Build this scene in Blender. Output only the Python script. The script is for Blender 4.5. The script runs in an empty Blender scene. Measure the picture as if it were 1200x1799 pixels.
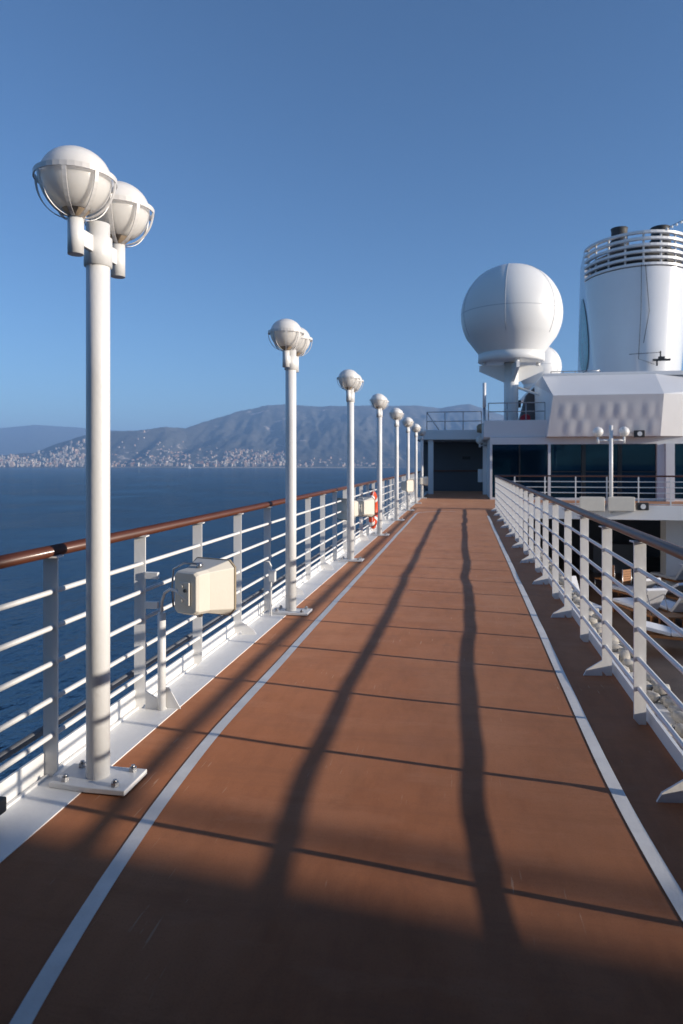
import bpy, math, random
import numpy as np
from mathutils import Vector, Matrix

random.seed(7)
S = bpy.context.scene
COL = S.collection
R = math.radians

# ------------------------------------------------------------------ camera
YAW = R(10.12)
CAM_H = 1.6
cam_d = bpy.data.cameras.new('camera')
cam = bpy.data.objects.new('camera', cam_d)
COL.objects.link(cam)
cam.location = (0, 0, CAM_H)
cam.rotation_euler = (R(90), 0, YAW)
cam_d.sensor_fit = 'VERTICAL'
cam_d.sensor_height = 36.0
cam_d.lens = 24.0
cam_d.shift_y = -87.5 / 1799
cam_d.clip_start = 0.05
cam_d.clip_end = 60000
cam_d.dof.use_dof = True
cam_d.dof.focus_distance = 5.0
cam_d.dof.aperture_fstop = 2.8
S.camera = cam

# ------------------------------------------------------------------ light
SUN_K = 4.6                                   # horizontal run of a shadow per metre of height (across deck)
SUN_DIR = Vector((0.990, -0.141, 0.0))         # horizontal direction towards the sun
SUN_EL = math.atan(0.990 / SUN_K)
world = bpy.data.worlds.new('World')
S.world = world
world.use_nodes = True
wn = world.node_tree
wn.nodes.clear()
sky = wn.nodes.new('ShaderNodeTexSky')
sky.sky_type = 'NISHITA'
sky.sun_disc = False
sky.sun_elevation = SUN_EL
sky.sun_rotation = math.atan2(SUN_DIR.x, SUN_DIR.y)
sky.altitude = 1200
sky.air_density = 1.0
sky.dust_density = 0.8
sky.ozone_density = 4.5
bg = wn.nodes.new('ShaderNodeBackground')
bg.inputs['Strength'].default_value = 0.10
wo = wn.nodes.new('ShaderNodeOutputWorld')
wn.links.new(sky.outputs[0], bg.inputs[0])
wn.links.new(bg.outputs[0], wo.inputs[0])

sun_d = bpy.data.lights.new('sun', 'SUN')
sun_d.energy = 4.9
sun_d.angle = R(0.53)
sun_d.color = (1.0, 0.89, 0.75)
sun = bpy.data.objects.new('sun', sun_d)
COL.objects.link(sun)
tosun = Vector((SUN_DIR.x * math.cos(SUN_EL), SUN_DIR.y * math.cos(SUN_EL), math.sin(SUN_EL)))
sun.rotation_euler = tosun.to_track_quat('Z', 'Y').to_euler()
sun.location = tosun * 50

S.view_settings.view_transform = 'Standard'
S.view_settings.look = 'None'
S.view_settings.exposure = 0.72
S.view_settings.gamma = 1.0
S.view_settings.use_curve_mapping = False
S.render.engine = 'CYCLES'
S.cycles.use_denoising = True
S.cycles.max_bounces = 6
S.cycles.diffuse_bounces = 3
S.cycles.glossy_bounces = 3
S.cycles.volume_bounces = 0
S.cycles.caustics_reflective = False
S.cycles.caustics_refractive = False
S.cycles.sample_clamp_indirect = 6

# ------------------------------------------------------------------ helpers
SA, CA = math.sin(YAW), math.cos(YAW)
F = 1199.3


def xz(px, py, Y):
    """real position on the upright plane at distance Y along the ship for a sighting of the photograph"""
    t = (px - 600) / F
    X = Y * (t * CA - SA) / (CA + t * SA)
    d = -SA * X + CA * Y
    return X, CAM_H + (812 - py) / F * d


class MB:
    def __init__(s):
        s.v = []; s.f = []; s.sm = []; s.mi = []

    def add(s, vs, fs, smooth=False, mi=0):
        o = len(s.v)
        s.v.extend([tuple(map(float, p)) for p in vs])
        for f in fs:
            s.f.append(tuple(i + o for i in f)); s.sm.append(smooth); s.mi.append(mi)
        return s

    def box(s, x0, x1, y0, y1, z0, z1, mi=0):
        vs = [(x0, y0, z0), (x1, y0, z0), (x1, y1, z0), (x0, y1, z0), (x0, y0, z1), (x1, y0, z1), (x1, y1, z1), (x0, y1, z1)]
        return s.add(vs, [(3, 2, 1, 0), (4, 5, 6, 7), (0, 1, 5, 4), (1, 2, 6, 5), (2, 3, 7, 6), (3, 0, 4, 7)], False, mi)

    def tube(s, pts, r, n=10, ry=None, cap=True, mi=0, smooth=True):
        """round tube along a polyline (ry: flattened second radius)"""
        pts = [Vector(p) for p in pts]
        rs = r if isinstance(r, (list, tuple)) else [r] * len(pts)
        vs = []; fs = []
        prev = None
        for i, p in enumerate(pts):
            a = pts[max(i - 1, 0)]; b = pts[min(i + 1, len(pts) - 1)]
            d = (b - a).normalized()
            up = Vector((0, 0, 1)) if abs(d.z) < 0.95 else Vector((0, 1, 0))
            if prev is not None and abs(d.z) >= 0.6:
                up = prev
            u = d.cross(up).normalized(); w = u.cross(d).normalized()
            prev = w
            for k in range(n):
                an = 2 * math.pi * k / n
                vs.append(p + u * (math.cos(an) * rs[i]) + w * (math.sin(an) * (rs[i] if ry is None else ry)))
        for i in range(len(pts) - 1):
            for k in range(n):
                k2 = (k + 1) % n
                fs.append((i * n + k, i * n + k2, (i + 1) * n + k2, (i + 1) * n + k))
        s.add(vs, fs, smooth, mi)
        if cap:
            o = len(s.v) - len(vs)
            s.f.append(tuple(o + k for k in range(n))[::-1]); s.sm.append(False); s.mi.append(mi)
            s.f.append(tuple(o + (len(pts) - 1) * n + k for k in range(n))); s.sm.append(False); s.mi.append(mi)
        return s

    def lathe(s, prof, n=24, c=(0, 0, 0), mi=0, smooth=True, a0=0, a1=2 * math.pi):
        """revolve (r, z) profile round the z axis"""
        full = abs(a1 - a0 - 2 * math.pi) < 1e-6
        m = n if full else n + 1
        vs = []; fs = []
        for (r, z) in prof:
            for k in range(m):
                an = a0 + (a1 - a0) * k / n
                vs.append((c[0] + r * math.cos(an), c[1] + r * math.sin(an), c[2] + z))
        for i in range(len(prof) - 1):
            for k in range(n):
                k2 = (k + 1) % m
                fs.append((i * m + k, i * m + k2, (i + 1) * m + k2, (i + 1) * m + k))
        return s.add(vs, fs, smooth, mi)

    def prism(s, poly, axis, a, b, mi=0, smooth=False):
        """extrude a 2-D polygon along axis ('x','y','z') from a to b"""
        def P(u, v, w):
            return {'x': (w, u, v), 'y': (u, w, v), 'z': (u, v, w)}[axis]
        n = len(poly)
        vs = [P(u, v, a) for u, v in poly] + [P(u, v, b) for u, v in poly]
        fs = [tuple(range(n))[::-1], tuple(range(n, 2 * n))]
        s.add(vs, fs, False, mi)
        o = len(s.v) - 2 * n
        for i in range(n):
            j = (i + 1) % n
            s.f.append((o + i, o + j, o + n + j, o + n + i)); s.sm.append(smooth); s.mi.append(mi)
        return s

    def mesh(s, name, mats):
        me = bpy.data.meshes.new(name)
        me.from_pydata(s.v, [], s.f)
        me.polygons.foreach_set('use_smooth', s.sm)
        me.polygons.foreach_set('material_index', s.mi)
        for m in (mats if isinstance(mats, (list, tuple)) else [mats]):
            me.materials.append(m)
        me.update()
        return me

    def build(s, name, mats, parent=None, bevel=0.0, loc=None, seg=2):
        import bmesh
        me = s.mesh(name, mats)
        bm = bmesh.new(); bm.from_mesh(me)
        bmesh.ops.recalc_face_normals(bm, faces=bm.faces)
        bm.to_mesh(me); bm.free()
        o = bpy.data.objects.new(name, me)
        COL.objects.link(o)
        if parent is not None:
            o.parent = parent
        if loc is not None:
            o.location = loc
        if bevel:
            md = o.modifiers.new('bevel', 'BEVEL'); md.width = bevel; md.segments = seg; md.limit_method = 'ANGLE'
        return o


def link(name, me, parent=None, loc=(0, 0, 0), rz=0.0, scale=None):
    o = bpy.data.objects.new(name, me); COL.objects.link(o)
    o.parent = parent; o.location = loc; o.rotation_euler = (0, 0, rz)
    if scale is not None:
        o.scale = scale
    return o


def thing(name, label, cat, loc=(0, 0, 0), rz=0.0, group=None):
    o = bpy.data.objects.new(name, None); COL.objects.link(o)
    o.location = loc; o.rotation_euler = (0, 0, rz); o.empty_display_size = 0.2
    return tag(o, label, cat, group)


def tag(o, label, cat, group=None):
    o['label'] = label; o['category'] = cat
    if group:
        o['group'] = group
    return o


def struct(o):
    o['kind'] = 'structure'
    return o


def copy_tree(o, parent=None):
    c = o.copy(); COL.objects.link(c); c.parent = parent
    for ch in list(o.children):
        copy_tree(ch, c)
    return c


# ------------------------------------------------------------------ materials
def mat(name, col, rough=0.5, spec=0.5, metal=0.0, coat=0.0, noise=0.0, nscale=8.0, col2=None, bump=0.0, bscale=60.0,
        rvar=0.0, stretch=None, coat_rough=0.1):
    m = bpy.data.materials.new(name); m.use_nodes = True
    nt = m.node_tree; b = nt.nodes['Principled BSDF']
    b.inputs['Base Color'].default_value = (*col, 1)
    b.inputs['Roughness'].default_value = rough
    b.inputs['Specular IOR Level'].default_value = spec
    b.inputs['Metallic'].default_value = metal
    b.inputs['Coat Weight'].default_value = coat
    b.inputs['Coat Roughness'].default_value = coat_rough
    tc = nt.nodes.new('ShaderNodeTexCoord')
    src = tc.outputs['Object']
    if stretch:
        mp = nt.nodes.new('ShaderNodeMapping'); mp.inputs['Scale'].default_value = stretch
        nt.links.new(src, mp.inputs['Vector']); src = mp.outputs['Vector']
    if noise or col2 or rvar:
        n = nt.nodes.new('ShaderNodeTexNoise'); n.inputs['Scale'].default_value = nscale
        n.inputs['Detail'].default_value = 6; n.inputs['Roughness'].default_value = 0.65
        nt.links.new(src, n.inputs['Vector'])
        r = nt.nodes.new('ShaderNodeMapRange'); r.inputs[1].default_value = 0.3; r.inputs[2].default_value = 0.7
        nt.links.new(n.outputs['Fac'], r.inputs[0])
        mx = nt.nodes.new('ShaderNodeMix'); mx.data_type = 'RGBA'
        c2 = col2 if col2 else tuple(c * (1 - noise) for c in col)
        mx.inputs['A'].default_value = (*col, 1); mx.inputs['B'].default_value = (*c2, 1)
        nt.links.new(r.outputs[0], mx.inputs['Factor'])
        nt.links.new(mx.outputs['Result'], b.inputs['Base Color'])
        if rvar:
            rr = nt.nodes.new('ShaderNodeMapRange'); rr.inputs[3].default_value = rough - rvar; rr.inputs[4].default_value = rough + rvar
            nt.links.new(n.outputs['Fac'], rr.inputs[0]); nt.links.new(rr.outputs[0], b.inputs['Roughness'])
    if bump:
        n2 = nt.nodes.new('ShaderNodeTexNoise'); n2.inputs['Scale'].default_value = bscale; n2.inputs['Detail'].default_value = 4
        nt.links.new(src, n2.inputs['Vector'])
        bp = nt.nodes.new('ShaderNodeBump'); bp.inputs['Strength'].default_value = bump; bp.inputs['Distance'].default_value = 0.01
        nt.links.new(n2.outputs['Fac'], bp.inputs['Height']); nt.links.new(bp.outputs[0], b.inputs['Normal'])
    return m


def rust_white(name, col=(0.74, 0.737, 0.73), rough=0.38):
    """white marine paint with faint dirt and small rust specks"""
    m = mat(name, col, rough, noise=0.07, nscale=3.0, rvar=0.08, bump=0.12, bscale=35)
    nt = m.node_tree; b = nt.nodes['Principled BSDF']
    prev = b.inputs['Base Color'].links[0].from_socket
    tc = nt.nodes.new('ShaderNodeTexCoord')
    n = nt.nodes.new('ShaderNodeTexNoise'); n.inputs['Scale'].default_value = 14; n.inputs['Detail'].default_value = 8
    n.inputs['Roughness'].default_value = 0.75
    nt.links.new(tc.outputs['Object'], n.inputs['Vector'])
    r = nt.nodes.new('ShaderNodeMapRange'); r.inputs[1].default_value = 0.70; r.inputs[2].default_value = 0.78
    nt.links.new(n.outputs['Fac'], r.inputs[0])
    mx = nt.nodes.new('ShaderNodeMix'); mx.data_type = 'RGBA'
    nt.links.new(r.outputs[0], mx.inputs['Factor'])
    nt.links.new(prev, mx.inputs['A']); mx.inputs['B'].default_value = (0.42, 0.30, 0.22, 1)
    nt.links.new(mx.outputs['Result'], b.inputs['Base Color'])
    return m


M = {}
M['white'] = rust_white('white_paint')
M['white_far'] = mat('white_superstructure', (0.76, 0.76, 0.77), 0.35, noise=0.06, nscale=0.8, rvar=0.08)
M['kerb'] = rust_white('white_kerb_paint', (0.86, 0.855, 0.84), 0.42)
M['globe'] = mat('frosted_globe', (0.74, 0.72, 0.69), 0.30, noise=0.06, nscale=6, rvar=0.06)
for k_, v_ in (('Subsurface Weight', 0.7), ('Subsurface Scale', 0.25), ('Subsurface Radius', (1.0, 0.95, 0.9))):
    M['globe'].node_tree.nodes['Principled BSDF'].inputs[k_].default_value = v_
M['cage'] = mat('cage_paint', (0.72, 0.70, 0.68), 0.4, noise=0.1, nscale=20)
M['brass'] = mat('lamp_holder', (0.40, 0.31, 0.22), 0.45, metal=0.1, noise=0.4, nscale=20)
M['wood'] = mat('varnished_wood', (0.125, 0.034, 0.014), 0.52, coat=0.22, noise=0.45, nscale=6, stretch=(12, 0.6, 12), coat_rough=0.12, rvar=0.06)
M['steel'] = mat('galvanised_steel', (0.42, 0.42, 0.43), 0.32, metal=0.9, noise=0.2, nscale=10)
M['pipe'] = mat('grey_painted_pipe', (0.22, 0.23, 0.25), 0.55, noise=0.3, nscale=4)
M['dark'] = mat('dark_fitting', (0.03, 0.03, 0.032), 0.5, noise=0.3)
M['beige'] = mat('beige_plastic', (0.68, 0.635, 0.55), 0.5, noise=0.08, nscale=5, bump=0.05)
M['beige_edge'] = mat('beige_trim', (0.30, 0.24, 0.16), 0.55, noise=0.2)
M['cable'] = mat('white_cable', (0.70, 0.68, 0.66), 0.45)
M['orange'] = mat('orange_lifebuoy', (0.78, 0.085, 0.02), 0.45, noise=0.15)
M['reflect'] = mat('white_band', (0.78, 0.78, 0.76), 0.4)
M['line'] = mat('line_paint', (0.78, 0.765, 0.74), 0.55, noise=0.2, nscale=5, bump=0.1, bscale=90)
M['glass'] = mat('dark_window_glass', (0.002, 0.012, 0.022), 0.03, spec=0.5)
M['glass'].node_tree.nodes['Principled BSDF'].inputs['Specular Tint'].default_value = (0.25, 0.6, 1.0, 1)
M['mullion'] = mat('black_mullion', (0.008, 0.008, 0.010), 0.35)
M['padded'] = mat('padded_cladding', (0.80, 0.80, 0.81), 0.5, noise=0.05, nscale=1.5)
M['radome'] = mat('radome_skin', (0.78, 0.78, 0.77), 0.42, noise=0.04, nscale=1.0)
M['seam'] = mat('radome_seam', (0.42, 0.44, 0.47), 0.5)
M['funnel'] = mat('funnel_gloss_white', (0.74, 0.74, 0.75), 0.16, coat=0.6, noise=0.05, nscale=0.4, coat_rough=0.05)
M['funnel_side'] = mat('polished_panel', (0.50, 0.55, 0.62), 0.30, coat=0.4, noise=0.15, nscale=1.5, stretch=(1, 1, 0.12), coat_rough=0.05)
M['teal'] = mat('teal_emblem', (0.02, 0.16, 0.19), 0.25, noise=0.4, nscale=1.2, col2=(0.05, 0.30, 0.32))
M['soot'] = mat('sooty_steel', (0.045, 0.043, 0.042), 0.65, noise=0.4, nscale=2)
M['cushion'] = mat('white_cushion', (0.72, 0.73, 0.76), 0.8, noise=0.08, nscale=6, bump=0.1)
M['teak'] = mat('teak', (0.36, 0.15, 0.05), 0.5, noise=0.3, nscale=5, stretch=(3, 12, 12))
M['stone'] = mat('pale_stone', (0.50, 0.47, 0.42), 0.8, noise=0.35, nscale=9, bump=0.4, bscale=30)
M['red'] = mat('red_cloth', (0.35, 0.01, 0.02), 0.7)
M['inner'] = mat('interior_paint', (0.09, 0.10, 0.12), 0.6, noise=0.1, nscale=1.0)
M['lens'] = mat('flood_lens', (0.75, 0.75, 0.74), 0.15)
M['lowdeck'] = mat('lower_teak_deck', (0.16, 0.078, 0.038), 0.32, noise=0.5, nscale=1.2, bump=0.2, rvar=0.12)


def deck_material():
    m = bpy.data.materials.new('red_brown_deck'); m.use_nodes = True
    nt = m.node_tree; b = nt.nodes['Principled BSDF']; L = nt.links.new; N = nt.nodes.new
    tc = N('ShaderNodeTexCoord'); P = tc.outputs['Object']
    base = (0.425, 0.152, 0.062)

    def noise(scale, detail=5, rough=0.6, vec=P, st=None):
        if st:
            mp = N('ShaderNodeMapping'); mp.inputs['Scale'].default_value = st; L(vec, mp.inputs['Vector']); vec = mp.outputs[0]
        n = N('ShaderNodeTexNoise'); n.inputs['Scale'].default_value = scale; n.inputs['Detail'].default_value = detail
        n.inputs['Roughness'].default_value = rough; L(vec, n.inputs['Vector']); return n.outputs['Fac']

    def ramp(fac, a, bb, lo=0.0, hi=1.0):
        r = N('ShaderNodeMapRange'); r.inputs[1].default_value = a; r.inputs[2].default_value = bb
        r.inputs[3].default_value = lo; r.inputs[4].default_value = hi; L(fac, r.inputs[0]); return r.outputs[0]

    def mix(fac, A, B):
        x = N('ShaderNodeMix'); x.data_type = 'RGBA'; L(fac, x.inputs['Factor'])
        for k, v in (('A', A), ('B', B)):
            if isinstance(v, tuple):
                x.inputs[k].default_value = (*v, 1)
            else:
                L(v, x.inputs[k])
        return x.outputs['Result']
    c = mix(ramp(noise(0.9, 6), 0.3, 0.7), base, (0.36, 0.126, 0.051))
    c = mix(ramp(noise(5.0, 7, 0.7, st=(1.6, 0.5, 1)), 0.45, 0.70, 0, 0.75), c, (0.29, 0.100, 0.040))
    c = mix(ramp(noise(0.7, 5, 0.6, st=(1.3, 0.5, 1)), 0.46, 0.68, 0, 0.75), c, (0.48, 0.205, 0.102))
    c = mix(ramp(noise(1.6, 6, 0.7, st=(0.5, 1.4, 1)), 0.54, 0.60, 0, 0.28), c, (0.46, 0.200, 0.105))
    c = mix(ramp(noise(120, 3, 0.7), 0.52, 0.72, 0, 0.45), c, (0.24, 0.085, 0.04))
    c = mix(ramp(noise(1.8, 8, 0.8, st=(0.35, 2.2, 1)), 0.50, 0.64, 0, 0.55), c, (0.30, 0.110, 0.050))
    # pale scuffs running along the deck
    s1 = ramp(noise(7.0, 3, 0.5, st=(9, 0.55, 1)), 0.665, 0.70)
    s2 = ramp(noise(1.1, 3, 0.6), 0.52, 0.60)
    mu = N('ShaderNodeMath'); mu.operation = 'MULTIPLY'; L(s1, mu.inputs[0]); L(s2, mu.inputs[1])
    mu2 = N('ShaderNodeMath'); mu2.operation = 'MULTIPLY'; L(mu.outputs[0], mu2.inputs[0]); mu2.inputs[1].default_value = 0.55
    c = mix(mu2.outputs[0], c, (0.58, 0.40, 0.28))
    # dark stains
    c = mix(ramp(noise(2.6, 6, 0.75), 0.60, 0.74, 0, 0.55), c, (0.22, 0.09, 0.05))
    L(c, b.inputs['Base Color'])
    L(ramp(noise(3.0, 6, 0.7), 0.25, 0.75, 0.50, 0.68), b.inputs['Roughness'])
    b.inputs['Specular IOR Level'].default_value = 0.10
    b.inputs['Diffuse Roughness'].default_value = 0.8
    b.inputs['Sheen Weight'].default_value = 0.08
    b.inputs['Sheen Roughness'].default_value = 0.6
    b.inputs['Sheen Tint'].default_value = (1.0, 0.78, 0.62, 1)
    bp = N('ShaderNodeBump'); bp.inputs['Strength'].default_value = 0.25; bp.inputs['Distance'].default_value = 0.002
    L(noise(160, 4), bp.inputs['Height']); L(bp.outputs[0], b.inputs['Normal'])
    return m


M['deck'] = deck_material()


def sea_material():
    m = bpy.data.materials.new('sea_water'); m.use_nodes = True
    nt = m.node_tree; b = nt.nodes['Principled BSDF']; L = nt.links.new; N = nt.nodes.new
    tc = N('ShaderNodeTexCoord')
    prev = None
    for sc, st, dist, strn in ((0.03, (1, 0.5, 1), 6.0, 0.7), (0.14, (1.0, 0.45, 1), 3.6, 1.0), (0.6, (1.0, 0.5, 1), 1.3, 1.0)):
        mp = N('ShaderNodeMapping'); mp.inputs['Scale'].default_value = st; mp.inputs['Rotation'].default_value = (0, 0, 0.35)
        L(tc.outputs['Object'], mp.inputs['Vector'])
        n = N('ShaderNodeTexNoise'); n.inputs['Scale'].default_value = sc; n.inputs['Detail'].default_value = 5; n.inputs['Roughness'].default_value = 0.55
        L(mp.outputs[0], n.inputs['Vector'])
        bp = N('ShaderNodeBump'); bp.inputs['Strength'].default_value = strn; bp.inputs['Distance'].default_value = dist
        L(n.outputs['Fac'], bp.inputs['Height'])
        if prev:
            L(prev, bp.inputs['Normal'])
        prev = bp.outputs[0]
    # deep water below, sky mirrored by the wave facets: rough sea never mirrors more than about half of it
    nt.nodes.remove(b)
    df = N('ShaderNodeBsdfDiffuse'); df.inputs['Color'].default_value = (0.0008, 0.005, 0.010, 1)
    gl = N('ShaderNodeBsdfGlossy'); gl.inputs['Roughness'].default_value = 0.11; gl.inputs['Color'].default_value = (0.50, 0.68, 0.78, 1)
    pn = N('ShaderNodeTexNoise'); pn.inputs['Scale'].default_value = 0.012; pn.inputs['Detail'].default_value = 3; L(tc.outputs['Object'], pn.inputs['Vector'])
    pr = N('ShaderNodeMapRange'); pr.inputs[1].default_value = 0.35; pr.inputs[2].default_value = 0.65; pr.inputs[3].default_value = 0.05; pr.inputs[4].default_value = 0.2
    L(pn.outputs['Fac'], pr.inputs[0]); L(pr.outputs[0], gl.inputs['Roughness'])
    fr = N('ShaderNodeFresnel'); fr.inputs['IOR'].default_value = 1.333
    cl_ = N('ShaderNodeMapRange'); cl_.inputs[3].default_value = 0.012; cl_.inputs[4].default_value = 0.48
    L(fr.outputs[0], cl_.inputs[0])
    mx = N('ShaderNodeMixShader'); L(cl_.outputs[0], mx.inputs[0]); L(df.outputs[0], mx.inputs[1]); L(gl.outputs[0], mx.inputs[2])
    for q in (df, gl, fr):
        L(prev, q.inputs['Normal'])
    L(mx.outputs[0], nt.nodes['Material Output'].inputs['Surface'])
    return m


M['sea'] = sea_material()


def hill_material(name, green, green2, rock, rock_lo=0.60):
    m = bpy.data.materials.new(name); m.use_nodes = True
    nt = m.node_tree; b = nt.nodes['Principled BSDF']; L = nt.links.new; N = nt.nodes.new
    b.inputs['Roughness'].default_value = 0.95; b.inputs['Specular IOR Level'].default_value = 0.1
    tc = N('ShaderNodeTexCoord')

    def noise(scale, d=6, st=(1, 1, 1), rough=0.65):
        mp = N('ShaderNodeMapping'); mp.inputs['Scale'].default_value = st; L(tc.outputs['Object'], mp.inputs['Vector'])
        n = N('ShaderNodeTexNoise'); n.inputs['Scale'].default_value = scale; n.inputs['Detail'].default_value = d
        n.inputs['Roughness'].default_value = rough; L(mp.outputs[0], n.inputs['Vector']); return n.outputs['Fac']

    def ramp(f, a, c):
        r = N('ShaderNodeMapRange'); r.inputs[1].default_value = a; r.inputs[2].default_value = c; L(f, r.inputs[0]); return r.outputs[0]

    def mix(f, A, B):
        x = N('ShaderNodeMix'); x.data_type = 'RGBA'; L(f, x.inputs['Factor'])
        for k, v in (('A', A), ('B', B)):
            if isinstance(v, tuple):
                x.inputs[k].default_value = (*v, 1)
            else:
                L(v, x.inputs[k])
        return x.outputs['Result']
    c = mix(ramp(noise(0.01), 0.35, 0.65), green, green2)
    c = mix(ramp(noise(0.05, 4), 0.5, 0.7), c, tuple(g * 0.55 for g in green))
    c = mix(ramp(noise(0.006, 8, (1, 1, 0.4), 0.72), rock_lo, rock_lo + 0.06), c, rock)
    L(c, b.inputs['Base Color'])
    return m


M['hill'] = hill_material('wooded_hill', (0.085, 0.088, 0.085), (0.125, 0.120, 0.110), (0.46, 0.40, 0.35))
M['hill_far'] = hill_material('far_hill', (0.09, 0.10, 0.08), (0.13, 0.13, 0.11), (0.25, 0.23, 0.2), 0.8)
M['beach'] = mat('pale_shore', (0.42, 0.37, 0.30), 0.9, noise=0.3, nscale=0.02)
house_cols = [(0.48, 0.42, 0.35), (0.56, 0.52, 0.46), (0.46, 0.34, 0.25), (0.40, 0.35, 0.31), (0.50, 0.38, 0.30), (0.36, 0.34, 0.32)]
M['house'] = [mat('house_wall_%d' % i, c, 0.8) for i, c in enumerate(house_cols)]
M['tile'] = mat('house_tile_roof', (0.34, 0.15, 0.09), 0.85)
M['winh'] = mat('house_window_dark', (0.05, 0.055, 0.06), 0.3)

# ------------------------------------------------------------------ sea, land
SEA = -30.0
o = MB().add([(-30000, -8000, SEA), (30000, -8000, SEA), (30000, 30000, SEA), (-30000, 30000, SEA)], [(0, 1, 2, 3)]).build('sea', M['sea'])
struct(o)


def vnoise(x, y, seed=0):
    xi = np.floor(x).astype(int); yi = np.floor(y).astype(int)
    xf = x - xi; yf = y - yi

    def h(a, b):
        n = (a * 374761393 + b * 668265263 + seed * 974711) & 0x7fffffff
        n = ((n ^ (n >> 13)) * 1274126177) & 0x7fffffff
        return ((n ^ (n >> 16)) & 0xffff) / 65535.0
    u = xf * xf * (3 - 2 * xf); v = yf * yf * (3 - 2 * yf)
    return (h(xi, yi) * (1 - u) + h(xi + 1, yi) * u) * (1 - v) + (h(xi, yi + 1) * (1 - u) + h(xi + 1, yi + 1) * u) * v


def fbm(x, y, seed=0, o=5):
    t = 0; a = 0.5
    for i in range(o):
        t = t + a * vnoise(x, y, seed + i); x = x * 2.03; y = y * 2.03; a *= 0.5
    return t


SHORE = 3790.0
PX = np.array([-600, -300, -100, 0, 60, 110, 150, 190, 240, 290, 325, 370, 420, 470, 500, 560, 640, 700, 740, 770, 800, 825, 850, 900, 1000, 1200, 1500.])
PY = np.array([792, 796, 800, 800, 795, 776, 763, 757, 755, 750, 752, 738, 722, 712, 710, 714, 712, 713, 712, 717, 712, 710, 718, 735, 755, 765, 790.])
PR = np.array([4900, 4900, 4800, 4700, 4700, 4700, 4700, 4700, 4700, 4800, 5000, 5300, 5500, 5600, 5700, 5700, 5700, 5800, 5900, 6000, 6000, 6000, 6000, 6100, 6200, 6200, 6200.])


def land_h(px, d):
    """terrain height above the sea at depth d (m ahead of the ship) in the sighting direction px"""
    ridge = np.interp(px, PX, PY); rr = np.interp(px, PX, PR)
    H = (812 - ridge) / F * rr + CAM_H - SEA
    lat = (px - 600) / F * d
    sh = SHORE + 60 * (fbm(lat / 400, lat * 0, 3) - 0.5)
    u = np.clip((d - sh) / (rr - sh), -0.2, 2.0)
    prof = np.where(u < 1, 0.10 * np.clip(u / 0.12, 0, 1) ** 0.8 + 0.90 * np.clip((u - 0.08) / 0.92, 0, 1) ** 1.15, 1 - 0.7 * (u - 1))
    n = fbm(lat / 520, d / 900, 11, 6) - 0.48
    gul = np.abs(fbm(lat / 260, d / 1500, 23, 5) - 0.48)
    mid = np.clip(u * (1 - u) * 4, 0, 1)
    h = H * prof + H * mid * (0.35 * n - 0.55 * gul) + np.clip(u, 0, 1) * 14 * (fbm(lat / 90, d / 90, 41, 3) - 0.45)
    h = np.where(u <= 0, -6.0, np.maximum(h, 2.0 + 6 * np.clip(u * 10, 0, 1)))
    return h


def to_world(px, d):
    lat = (px - 600) / F * d
    return lat * CA - d * SA, lat * SA + d * CA


def land_mesh(pxs, ds, hf):
    P, D = np.meshgrid(pxs, ds)
    Hh = hf(P, D)
    X, Y = to_world(P, D)
    vs = np.stack([X, Y, SEA + Hh], -1).reshape(-1, 3)
    nx, ny = len(pxs), len(ds)
    fs = [(j * nx + i, j * nx + i + 1, (j + 1) * nx + i + 1, (j + 1) * nx + i) for j in range(ny - 1) for i in range(nx - 1)]
    return vs.tolist(), fs


vs, fs = land_mesh(np.concatenate([np.linspace(-560, -10, 40), np.linspace(0, 880, 300), np.linspace(890, 1490, 40)]),
                   np.concatenate([np.linspace(3700, 4300, 60), np.linspace(4320, 6400, 90), np.linspace(6500, 7400, 6)]), land_h)
o = MB().add(vs, fs, True).build('wooded_hills', M['hill']); struct(o)

FX = np.array([-900, -400, 0, 60, 140, 250, 400, 700, 1100.]); FY = np.array([760, 756, 750, 745, 749, 758, 765, 768, 770.])


def far_h(px, d):
    H = (812 - np.interp(px, FX, FY)) / F * 9500 - SEA
    u = (d - 7800) / 1700
    prof = np.where(u < 1, np.clip(u, 0, 1) ** 0.8, 1 - 0.5 * (u - 1))
    lat = (px - 600) / F * d
    return H * prof * (1 - 0.25 * np.clip(u * (1 - u) * 4, 0, 1) * fbm(lat / 900, d / 900, 5)) - 5 + 25 * (fbm(lat / 500, d / 800, 77) - 0.5)


vs, fs = land_mesh(np.linspace(-880, 1090, 160), np.linspace(7800, 11000, 24), far_h)
o = MB().add(vs, fs, True).build('far_hills', M['hill_far']); struct(o)


def house_mesh(i, flat):
    b = MB()
    b.box(-0.5, 0.5, -0.5, 0.5, 0, 1 if flat else 0.75, 0)
    if flat:
        b.box(-0.46, 0.46, -0.46, 0.46, 1.0, 1.04, 0)
        b.box(0.05, 0.3, -0.1, 0.2, 1.04, 1.15, 0)
    else:
        b.add([(-.55, -.55, .75), (.55, -.55, .75), (.55, .55, .75), (-.55, .55, .75), (-.3, 0, 1.02), (.3, 0, 1.02)],
              [(0, 1, 5, 4), (1, 2, 5), (2, 3, 4, 5), (3, 0, 4)], False, 1)
    for r_ in range(3 if flat else 2):
        z0 = 0.12 + r_ * (0.29 if flat else 0.33)
        for c_ in range(4):
            x0 = -0.42 + c_ * 0.22
            b.box(x0, x0 + 0.12, -0.503, -0.49, z0, z0 + 0.15, 2)
    return b.mesh('house', [M['house'][i], M['tile'], M['winh']])


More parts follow.
